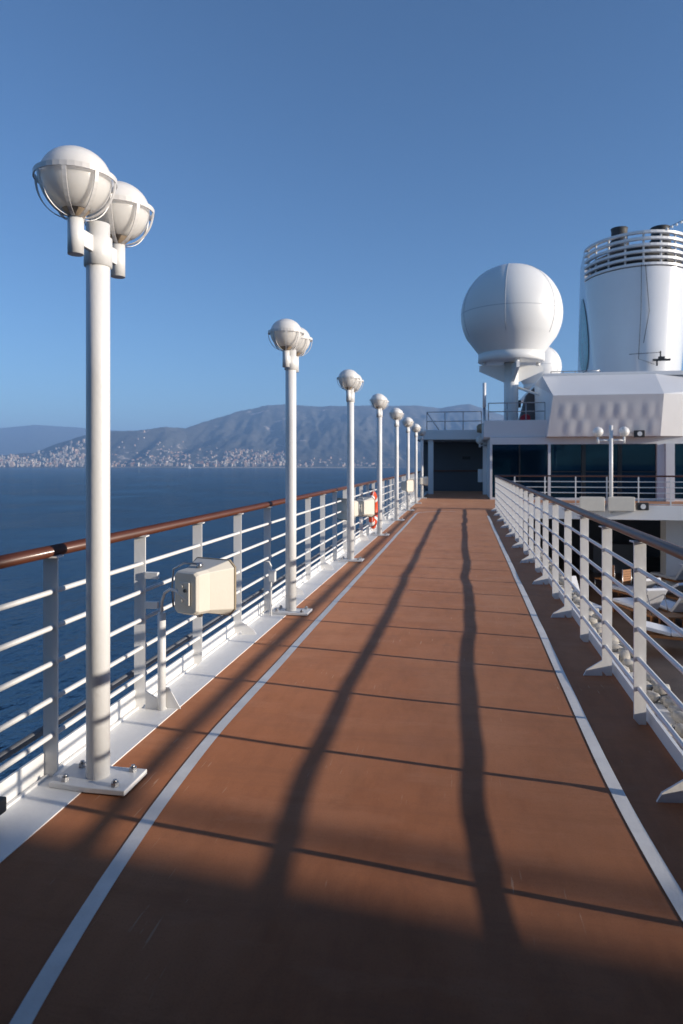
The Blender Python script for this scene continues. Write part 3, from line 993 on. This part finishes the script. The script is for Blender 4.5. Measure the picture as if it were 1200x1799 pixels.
def part(name, m, *boxes, bevel=0.0, parent=dh):
    b = MB()
    for q in boxes:
        b.box(*q)
    return b.build(name, m, parent, bevel)


def XW(px, Y=WY):
    return xz(px, 800, Y)[0]


x_l = 1.13
part('balcony_slab', M['white_far'], (RX + 0.09, 16, END_Y + 0.06, WY + 0.3, -0.27, -0.006))
part('balcony_fascia', M['white_far'], (RX + 0.08, 16, END_Y - 0.03, END_Y + 0.055, -0.26, 0.205), bevel=0.01)
part('window_sill', M['white_far'], (x_l, 16, WY - 0.02, WY + 0.25, 0.0, 0.09))
part('window_header', M['white_far'], (x_l, 16, WY - 0.02, WY + 0.3, 2.36, 2.66))
part('corner_jamb', M['white_far'], (x_l, x_l + 0.09, WY - 0.03, WY + 0.3, 0.09, 2.36))
part('side_wall', M['white_far'], (x_l + 0.02, x_l + 0.2, WY + 0.3, 39.0, 0.0, 2.66))
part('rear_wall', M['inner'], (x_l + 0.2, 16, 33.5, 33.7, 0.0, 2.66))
# posts and columns between the windows
xa, xb = XW(962.5), XW(967)
part('window_post', M['white_far'], (xa, xb, WY - 0.10, WY + 0.1, 0.09, 2.36))
xc, xd = XW(1153), XW(1181)
part('column', M['white_far'], (xc, xc + (xd - xc) * 0.45, WY - 0.15, WY + 0.3, 0.0, 2.36))
part('column', M['white_far'], (xc + (xd - xc) * 0.46, xd, WY - 0.35, WY + 0.2, 0.0, 2.36))
for a, c in ((x_l + 0.09, XW(912)), (XW(914), xa), (xb, XW(1022)), (XW(1029), XW(1086)), (XW(1093), xc), (xd, XW(1230)), (XW(1232), XW(1300))):
    part('window_pane', M['glass'], (a + 0.01, c - 0.01, WY + 0.05, WY + 0.07, 0.09, 2.36))
for a, c in ((XW(912), XW(914)), (XW(1022), XW(1029)), (XW(1086), XW(1093)), (XW(1230), XW(1232))):
    part('mullion', M['mullion'], (a, c, WY + 0.0, WY + 0.09, 0.09, 2.36))
part('mullion', M['mullion'], (xb, xc, WY - 0.005, WY + 0.045, 1.18, 1.22))

# upper storey: recessed block left, bulging padded cladding right
part('radome_platform', M['white_far'], (XW(850), XW(964), WY + 0.05, 36.5, 2.665, 3.40), bevel=0.02)
cl, cr = XW(962, 29.3), XW(1166, 29.0)


def padded(x0, x1, prof, nx, nz, amp):
    vs = []; fs = []
    zs = np.linspace(0, 1, nz + 1)
    (y0, z0), (y1, z1) = prof
    for j, v in enumerate(zs):
        for i in range(nx + 1):
            u = i / nx
            bumps = (math.sin(math.pi * u * 9) ** 2) * (math.sin(math.pi * min(max((v - 0.02) / 0.80, 0), 1) * 2) ** 2)
            row = 0.5 if v > 0.42 else 0.0
            bumps = (math.sin(math.pi * (u * 8 + row)) ** 2) ** 0.8 * (abs(math.sin(math.pi * min(max(v / 0.84, 0), 1) * 2))) ** 0.7
            edge = min(1, u * 12, (1 - u) * 12) * (0.35 + 1.3 * abs(math.sin(7.3 * math.floor(u * 8 + row) + 3.1 * (v > 0.42))))
            sl = 0.06 * (v)
            x = x0 + sl * 3 * (1 - u) + (x1 - 0.0 - x0) * u
            vs.append((x, y0 + (y1 - y0) * v - amp * bumps * edge, z0 + (z1 - z0) * v))
    for j in range(nz):
        for i in range(nx):
            a = j * (nx + 1) + i
            fs.append((a, a + 1, a + nx + 2, a + nx + 1))
    return MB().add(vs, fs, True)


zc = xz(1000, 694, 28.9)[1]; ztop = xz(1000, 660, 30.6)[1]
padded(cl, cr, ((29.45, 2.665), (28.95, zc)), 96, 30, 0.011).build('padded_panel', M['padded'], dh)
b = MB()
x2 = 16.0
b.add([(cl + 0.18, 28.95, zc), (cr, 28.95, zc), (cr + 0.1, 30.6, ztop), (XW(953, 30.6), 30.6, ztop)], [(0, 1, 2, 3)])                  # sloped upper face
b.add([(cr, 29.45, 2.665), (cr, 28.95, zc), (cr + 6, 31.6, zc), (cr + 6, 32.1, 2.665)], [(0, 1, 2, 3)])                                  # face turned to the sun
b.add([(cr, 28.95, zc), (cr + 0.1, 30.6, ztop), (x2, 33.0, ztop), (cr + 6, 31.6, zc)], [(0, 1, 2, 3)])
b.add([(cl, 29.45, 2.665), (cl + 0.18, 28.95, zc), (XW(953, 30.6), 30.6, ztop), (XW(953, 30.6), 34, ztop), (cl, 34, 2.665)], [(0, 1, 2, 3, 4)])  # left cheek
b.add([(cl, 29.45, 2.664), (cr, 29.45, 2.664), (cr + 6, 32.1, 2.664), (x2, 34, 2.664), (cl, 34, 2.664)], [(0, 1, 2, 3, 4)])
b.build('upper_cladding', M['white_far'], dh)
part('roof_slab', M['white_far'], (XW(953, 30.6) + 0.05, 18, 30.62, 44, ztop - 0.05, ztop + 0.12))
# alcove at the end of the running deck
part('alcove_roof', M['white_far'], (-2.4, x_l + 0.1, 34.3, 39.6, 2.72, 3.20), bevel=0.02)
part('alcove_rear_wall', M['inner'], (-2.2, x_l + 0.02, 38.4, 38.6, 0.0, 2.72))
for px in (757, 853):
    xx = xz(px, 800, 34.7)[0]
    part('alcove_post', M['white_far'], (xx - 0.13, xx + 0.13, 34.5, 34.8, 0.0, 2.72))
part('alcove_handrail', M['wood'], (-1.7, 1.0, 38.30, 38.37, 1.08, 1.16))
part('alcove_vent', M['dark'], (-0.05, 0.38, 38.36, 38.40, 1.75, 1.92))
part('alcove_side_box', M['white_far'], (0.72, 1.02, 34.9, 35.2, 0.6, 1.25))
# lower storey under the balcony
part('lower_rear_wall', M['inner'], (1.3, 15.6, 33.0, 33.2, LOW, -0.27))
part('lower_column', M['white_far'], (6.9, 9.4, 25.2, 25.9, LOW, -0.27))
part('lower_column', M['white_far'], (1.32, 2.0, 26, 26.5, LOW, -0.27))
part('lower_bar_counter', M['inner'], (5.0, 6.6, 28, 29, LOW, LOW + 1.1))


# wide loudspeaker cabinets, floodlights on the balcony edge
for (px0, px1, lb) in ((1018, 1063, 'wide beige cabinet under the balcony rail, left of the lamp'), (1068, 1116, 'wide beige cabinet under the balcony rail at the lamp foot')):
    xa_, za_ = xz(px0, 873, END_Y - 0.35); xb_, zb_ = xz(px1, 899, END_Y - 0.35)
    t = thing('speaker_cabinet', lb, 'speaker', ((xa_ + xb_) / 2, END_Y - 0.35, zb_), 0, 'cabinets on the balcony edge')
    w = (xb_ - xa_) / 2; h_ = za_ - zb_
    MB().prism([(-w, 0.0), (w, 0.0), (w * 0.8, 0.3), (-w * 0.8, 0.3)], 'z', 0, h_).build('cabinet', M['beige'], t, bevel=0.02)
    MB().box(-w + 0.03, w - 0.03, -0.012, 0.0, 0.03, h_ - 0.03).build('front_grille', M['beige'], t)
    MB().tube([(0, 0.2, 0.1), (0, 0.36, 0.1)], 0.04, 8).build('bracket', M['steel'], t)


def flood(label, px, py, Y, w=0.42, h_=0.3):
    X, z = xz(px, py, Y)
    t = thing('floodlight', label, 'floodlight', (X, Y, z), 0, 'black floodlights')
    MB().box(-w / 2, w / 2, 0, 0.16, -h_ / 2, h_ / 2).build('housing', M['dark'], t, bevel=0.02)
    MB().tube([(0, -0.012, 0), (0, 0.0, 0)], h_ * 0.34, 16).build('lens', M['lens'], t)
    MB().tube([(-w / 2, 0.08, 0), (-w / 2 - 0.04, 0.08, 0.0), (-w / 2 - 0.04, 0.35, 0.1)], 0.014, 6).build('yoke', M['steel'], t)


flood('black floodlight on the padded cladding edge above the windows', 1124, 762, 29.1, 0.40, 0.28)
flood('black floodlight beside the beige cabinets under the balcony', 1130, 890, END_Y - 0.25, 0.36, 0.24)


# ------------------------------------------------------------------ radomes
def radome(label, px, cy, rpx, Y, z_base, col_r, big=True):
    X, zc_ = xz(px, cy, Y)
    d = -SA * X + CA * Y
    r_ = rpx / F * d
    t = thing('radome', label, 'radome', (X, Y, z_base), 0, 'white satellite radomes')
    z0 = zc_ - z_base
    cut = R(62)                       # where the ball narrows into its skirt
    prof = [(0.0001, r_)] + [(r_ * math.sin(a), r_ * math.cos(a)) for a in [R(4) + (R(180) - cut - R(4)) * i / 22 for i in range(23)]]
    prof += [(0.635 * r_, -0.80 * r_)]
    rb, zb = 0.635 * r_, -0.80 * r_
    MB().lathe([(a, b_) for a, b_ in prof], 56, (0, 0, z0)).build('dome', M['radome'], t)
    # panel joints
    MB().lathe([(r_ * 1.0005, 0.012), (r_ * 1.0022, 0.0), (r_ * 1.0005, -0.012)], 56, (0, 0, z0 + 0.02)).build('equator_seam', M['seam'], t)
    for k in range(6):
        an = R(200 + 60 * k)
        pts = [(r_ * 1.001 * math.sin(a) * math.cos(an), r_ * 1.001 * math.sin(a) * math.sin(an), z0 + r_ * 1.001 * math.cos(a)) for a in [R(3) + (R(180) - cut - R(3)) * i / 24 for i in range(25)]]
        MB().tube(pts, 0.011, 5).build('meridian_seam', M['seam'], t)
    zb_w = z0 + zb
    MB().lathe([(rb * 0.97, 0.01), (rb * 1.025, -0.005), (rb * 1.035, -0.15 * r_), (rb * 0.98, -0.17 * r_), (0, -0.17 * r_)], 56, (0, 0, zb_w)).build('base_collar', M['radome'], t)
    zt = zb_w - 0.17 * r_
    MB().tube([(0, 0, 0), (0, 0, zt - 0.02)], col_r, 24).build('pedestal', M['radome'], t)
    if big:
        for k in range(4):
            an = R(-90 + 90 * k + 8)
            ca, sa = math.cos(an), math.sin(an)
            w = 0.07
            z1, z2, z3 = zt - 0.02, zt - 0.16 * r_, zt - 0.40 * r_
            vs = []
            for s_ in (-w, w):
                for (rr, zz) in ((col_r * 0.9, z1 - 0.1), (rb * 1.0, z1 - 0.12), (rb * 1.0, z2 - 0.03), (col_r * 0.9, z3)):
                    vs.append((rr * ca - s_ * sa, rr * sa + s_ * ca, zz))
            MB().add(vs, [(0, 1, 2, 3), (7, 6, 5, 4), (0, 4, 5, 1), (1, 5, 6, 2), (2, 6, 7, 3), (3, 7, 4, 0)]).build('gusset', M['radome'], t)
            MB().tube([(rb * 0.85 * ca, rb * 0.85 * sa, z1 - 0.14), (rb * 0.85 * ca, rb * 0.85 * sa, zt + 0.02)], 0.10, 8).build('support_stub', M['radome'], t)
        MB().tube([(0.3, -0.1, z3 - 0.25), (2.0, -0.6, z3 - 0.95)], 0.06, 8).build('strut', M['radome'], t)
    return t


radome('large white radome ball on a pedestal above the deckhouse', 898, 553, 87, 33.0, 3.40, 0.33)
radome('smaller white radome half hidden behind the large one', 946, 645, 39, 41.0, 4.9, 0.5, False)

# blue-grey vent housing and red-covered gear at the pedestal foot
X, z = xz(925, 715, 35)
t = thing('vent_cowl', 'grey slanted vent cowl behind the radome pedestal', 'vent', (X, 35, 3.40))
MB().prism([(-0.45, 0), (0.55, 0), (0.75, 1.6), (0.35, 1.9), (-0.05, 1.5)], 'y', -0.4, 0.4).build('cowl', M['inner'], t, bevel=0.03)
MB().box(-0.5, -0.3, -0.42, -0.1, 0.9, 1.25).build('control_box', M['dark'], t)
X, z = xz(923, 731, 32)
o = MB().prism([(-0.25, 0), (0.22, 0), (0.2, 0.30), (0.02, 0.4), (-0.22, 0.28)], 'y', -0.15, 0.15).build('red_cover', M['red'], None, 0.03, (X, 32, 3.40))
tag(o, 'dark red cover on gear at the radome pedestal foot', 'cover')


# thin roof railings, whip mast
def roof_rail(label, pts, hs, step=2):
    t = thing('roof_railing', label, 'railing', (0, 0, 0), 0)
    for k, h_ in enumerate(hs):
        MB().tube([(x, y, z + h_) for x, y, z in pts], 0.022, 6).build('bar', M['steel'], t)
    for p in pts:
        MB().tube([p, (p[0], p[1], p[2] + hs[-1])], 0.022, 6).build('stanchion', M['steel'], t)
    return t


xa_ = xz(750, 740, 34.6)[0]; xb_ = xz(846, 740, 34.6)[0]
t = roof_rail('thin grey railing on the alcove roof', [(xa_ + (xb_ - xa_) * i / 3, 34.6, 3.2) for i in range(4)], (0.45, 0.92))
MB().tube([(xa_, 34.6, 4.1), (xa_ + 0.6, 34.6, 3.22)], 0.022, 6).build('brace', M['steel'], t)
xa_ = xz(858, 740, 30.3)[0]; xb_ = xz(957, 740, 30.3)[0]
roof_rail('thin grey railing around the radome platform', [(xa_ + (xb_ - xa_) * i / 3, 30.2, 3.40) for i in range(4)], (0.38, 0.75))
xa_ = xz(968, 650, 34)[0]; xb_ = xz(1054, 650, 34)[0]
roof_rail('thin grey railing on the upper roof before the funnel', [(xa_ + (xb_ - xa_) * i / 4, 34, ztop + 0.12) for i in range(5)], (0.25, 0.5))
X, z = xz(851, 745, 30.6)
t = thing('whip_mast', 'thin white antenna mast left of the radome', 'antenna', (X, 30.6, 2.7))
MB().tube([(0, 0, 0), (0, 0, 1.35)], 0.06, 10).build('lower_tube', M['steel'], t)
MB().tube([(0, 0, 1.3), (0, 0, 2.38)], 0.075, 12).build('upper_tube', M['white_far'], t)
# wall globe lamp and deck speaker at the alcove post
X, z = xz(843, 773, 34)
t = thing('alcove_lamp', 'shaded globe lamp on the right post of the alcove', 'lamp', (X, 34, 0))
MB().lathe([(0.2 * math.sin(R(10 + 17 * i)), -0.2 * math.cos(R(10 + 17 * i))) for i in range(11)], 20, (0, 0, z)).build('globe', M['globe'], t)
MB().tube([(0, 0, z - 0.36), (0, 0, z - 0.17)], 0.05, 10).build('socket_tube', M['white_far'], t)
MB().tube([(0.0, 0, z - 0.26), (0.33, 0.4, z - 0.26)], 0.04, 8).build('arm', M['white_far'], t)
X, z = xz(847, 752, 33.5)
t = thing('corner_floodlight', 'dark floodlight cluster at the corner of the alcove roof', 'floodlight', (X, 33.6, z))
MB().lathe([(0.05, -0.25), (0.24, -0.2), (0.26, 0.1), (0.15, 0.2), (0.0, 0.22)], 14).build('housing', M['beige_edge'], t)
MB().tube([(0.1, 0, -0.3), (0.35, 0, -0.42)], 0.12, 10).build('second_housing', M['dark'], t)
MB().tube([(0, 0, 0.1), (0.1, 0.8, 0.0)], 0.03, 6).build('bracket', M['steel'], t)

# ------------------------------------------------------------------ funnel
t = thing('funnel', 'huge white ship funnel with rounded front and ringed top', 'funnel', (0, 0, 0))


def fsec(cx, ya, yn, hw, z, n=28):
    """front arc from left corner over the nose to the right corner"""
    pts = []
    for i in range(n + 1):
        a = math.pi - math.pi * i / n
        pts.append((cx + hw * math.cos(a), ya - (ya - yn) * abs(math.sin(a)) ** 1.15, z))
    return pts


FCX = 11.75
secs = []
for k in range(9):
    u = k / 8
    z = 5.3 + (14.15 - 5.3) * u
    secs.append(fsec(FCX, 50.0, 46.4, 2.55 + 0.85 * u, z))
nn = len(secs[0])
MB().add([p for s_ in secs for p in s_], [(i * nn + j, i * nn + j + 1, (i + 1) * nn + j + 1, (i + 1) * nn + j) for i in range(8) for j in range(nn - 1)], True).build('front_shell', M['funnel'], t)
xl0, xl1 = secs[0][0][0], secs[-1][0][0]
fa = (xz(1013, 655, 56.0)[0], 56.0, 5.3); fb = (xz(1019.5, 450, 55.0)[0], 55.0, 16.5)
def side_pt(v, z):
    """point of the left side wall: v 0..1 from front corner to rear edge"""
    u = (z - 5.3) / 8.85
    p0 = Vector((xl0 + (xl1 - xl0) * min(u, 1.0), 50.0, z)); p1 = Vector((fa[0] + (fb[0] - fa[0]) * u * 0.8, 56.0 - u * 0.8, z))
    return p0.lerp(p1, v)


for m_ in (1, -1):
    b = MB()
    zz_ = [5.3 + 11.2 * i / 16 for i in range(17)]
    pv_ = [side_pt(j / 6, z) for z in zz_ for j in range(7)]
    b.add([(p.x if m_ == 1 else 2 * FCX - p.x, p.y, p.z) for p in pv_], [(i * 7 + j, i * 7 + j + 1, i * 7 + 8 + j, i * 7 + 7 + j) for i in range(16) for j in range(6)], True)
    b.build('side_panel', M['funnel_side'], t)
MB().add([fa, fb, (2 * FCX - fb[0], fb[1], fb[2]), (2 * FCX - fa[0], fa[1], fa[2])], [(0, 1, 2, 3)]).build('rear_panel', M['funnel'], t)


vs = []; nr = 6
for q in range(nr + 1):
    for i in range(32):
        a = 2 * math.pi * i / 32
        p = side_pt(0.50 + 0.40 * math.cos(a) * q / nr, 10.9 + 2.7 * math.sin(a) * q / nr)
        vs.append((p.x - 0.05 - (0.03 if q < nr else 0.0), p.y - 0.02, p.z))
MB().add(vs, [(q * 32 + i, q * 32 + (i + 1) % 32, (q + 1) * 32 + (i + 1) % 32, (q + 1) * 32 + i) for q in range(nr) for i in range(32)], True).build('emblem', M['teal'], t)
for k in range(6):
    z = 14.30 + 0.41 * k
    pts = fsec(FCX, 50.0, 46.3, 3.44, z)
    vs = []
    for i, (x, y, zz) in enumerate(pts):
        nx_, ny_ = (x - FCX) / 3.44, (y - 50) / 3.7
        for (dr, dz) in ((0, -0.078), (0, 0.078), (-0.26, 0.078), (-0.26, -0.078)):
            vs.append((x + nx_ * dr, y + ny_ * dr, zz + dz))
    m_ = len(pts)
    MB().add(vs, [(i * 4 + j, i * 4 + (j + 1) % 4, i * 4 + 4 + (j + 1) % 4, i * 4 + 4 + j) for i in range(m_ - 1) for j in range(4)], False).build('louvre_ring', M['white_far'], t)
for i in range(1, 28, 3):
    p = fsec(FCX, 50.0, 46.55, 3.2, 14.15)[i]
    MB().tube([p, (p[0], p[1], 16.3)], 0.07, 6).build('louvre_post', M['white_far'], t)
ic = fsec(FCX, 50.4, 46.9, 2.95, 14.1); n_ = len(ic)
MB().add(ic + [(x, y, 15.55) for x, y, z in ic], [(i, i + 1, n_ + i + 1, n_ + i) for i in range(n_ - 1)] + [tuple(range(n_, 2 * n_))], False).build('inner_casing', M['soot'], t)
MB().add([(x, y, 14.17) for x, y, z in fsec(FCX, 50.0, 46.45, 3.38, 15)], [tuple(range(29))], False).build('shell_cap', M['soot'], t)
for (px, top, rr) in ((1088, 402, 0.62), (1160, 400, 0.68)):
    X, z = xz(px, top, 50.0)
    MB().lathe([(rr, 14.1), (rr, z - 0.9), (rr * 0.86, z - 0.85), (rr * 0.86, z - 0.15), (rr * 0.92, z), (rr * 0.75, z), (rr * 0.7, z - 1)], 20, (X, 50.0, 0)).build('exhaust_pipe', M['soot'], t)
# cables hung on the front and a small gantry
X0, z0 = xz(1128, 463, 46.2); X1, z1 = xz(1122, 630, 46.2); X2, z2 = xz(1150, 640, 46.2)
MB().tube([(X0, 46.35, z0), (X0 - 0.05, 46.25, (z0 + z1) / 2), (X1, 46.25, z1), (X2, 46.2, z2)], 0.018, 5).build('hanging_cable', M['dark'], t)
MB().tube([(X0 + 0.25, 46.35, z0), (X0 + 0.45, 46.25, (z0 + z1) / 2), (X0 + 0.1, 46.25, z1 + 1)], 0.018, 5).build('hanging_cable', M['dark'], t)
X, z = xz(1165, 632, 46.0)
MB().box(X - 0.62, X + 0.40, 45.85, 46.05, z - 0.07, z + 0.05).box(X - 0.30, X + 0.05, 45.8, 46.0, z + 0.05, z + 0.19).box(X - 0.2, X - 0.14, 45.9, 46.0, z + 0.19, z + 0.55).box(X - 0.42, X - 0.34, 45.9, 46.0, z - 0.38, z - 0.07).build('gantry', M['dark'], t)
MB().tube([(X - 2.0, 46.15, z + 0.42), (X - 0.2, 45.95, z + 0.47)], 0.02, 5).build('gantry_stay', M['dark'], t)
# string of bulbs to the mast, off to the right
Xa, za = xz(1172, 400, 46.5); Xb, zb = xz(1290, 320, 46.5)
t = thing('light_string', 'string of small white bulbs rising from the funnel top', 'string lights', (Xa, 46.5, za))
npt = 14
pl = [((Xb - Xa) * i / npt, 0, (zb - za) * i / npt - 0.3 * math.sin(math.pi * i / npt)) for i in range(npt + 1)]
MB().tube(pl, 0.02, 5).build('wire', M['dark'], t)
bulb = MB().lathe([(0.0, -0.18), (0.07, -0.13), (0.08, -0.05), (0.04, 0.0)], 8).mesh('bulb', M['reflect'])
for p in pl[::1]:
    link('bulb', bulb, t, p)

# ------------------------------------------------------------------ unseen after deckhouse added to block skylight; opposite block throws the foreground shade
ah = thing('unseen_after_deckhouse', 'unseen white deckhouse with overhanging roof, added behind the viewer to block skylight', 'superstructure', (0, 0, 0))
part('sky_blocking_roof', M['white_far'], (-2.3, 6.9, -9.0, 1.0, 2.62, 2.95), parent=ah)  # unseen roof put in to cut skylight on the near deck
part('rear_wall', M['inner'], (-2.2, 6.8, -9.0, -3.2, -0.05, 2.62), parent=ah)
part('side_wall', M['white_far'], (6.55, 6.85, -9.0, -0.2, LOW, 2.62), parent=ah)
tw = thing('opposite_deckhouse', 'white deckhouse block with a mast across the lounge opening, behind the viewer', 'superstructure', (0, 0, 0))
KS = 0.1425
MB().prism([(30, 2.46 - KS * 30), (40, 2.1 - KS * 40), (40, -24), (30, -24)], 'z', -0.3, 11.0).build('block', M['white_far'], tw)
MB().prism([(29.8, 2.47 - KS * 29.8), (40.2, 2.2 - KS * 40.2), (40.2, -24), (29.8, -24)], 'z', 11.0, 11.25).build('eave', M['white_far'], tw)
MB().tube([(30.4, 2.76 - KS * 30.4, -0.3), (30.4, 2.76 - KS * 30.4, 7.1)], 0.075, 14).build('mast', M['white_far'], tw)
part('sky_screen', M['inner'], (-2.32, -2.22, -9.0, 2.35, -0.05, 2.62), parent=ah)  # screen added out of view to keep skylight from the left off the foreground
part('dark_ceiling_sheet', M['inner'], (-2.2, 6.5, -3.2, 0.99, 2.58, 2.615), parent=ah)  # dark sheet added under the roof to lower bounced light
part('upper_wall', M['white_far'], (-1.5, 6.4, -9.0, -2.0, 2.95, 6.0), parent=ah)

# ------------------------------------------------------------------ haze
hz = bpy.data.materials.new('haze_air'); hz.use_nodes = True
nt = hz.node_tree; nt.nodes.clear()
pv = nt.nodes.new('ShaderNodeVolumePrincipled')
pv.inputs['Color'].default_value = (0.33, 0.57, 1.0, 1)
pv.inputs['Density'].default_value = 1.5e-4
pv.inputs['Anisotropy'].default_value = 0.0
mo = nt.nodes.new('ShaderNodeOutputMaterial')
nt.links.new(pv.outputs[0], mo.inputs['Volume'])
o = MB().box(-13000, 13000, -1000, 12500, SEA - 8, 600).build('haze', hz)
o['kind'] = 'stuff'
tag(o, 'pale blue sea haze fading the far hills', 'haze')
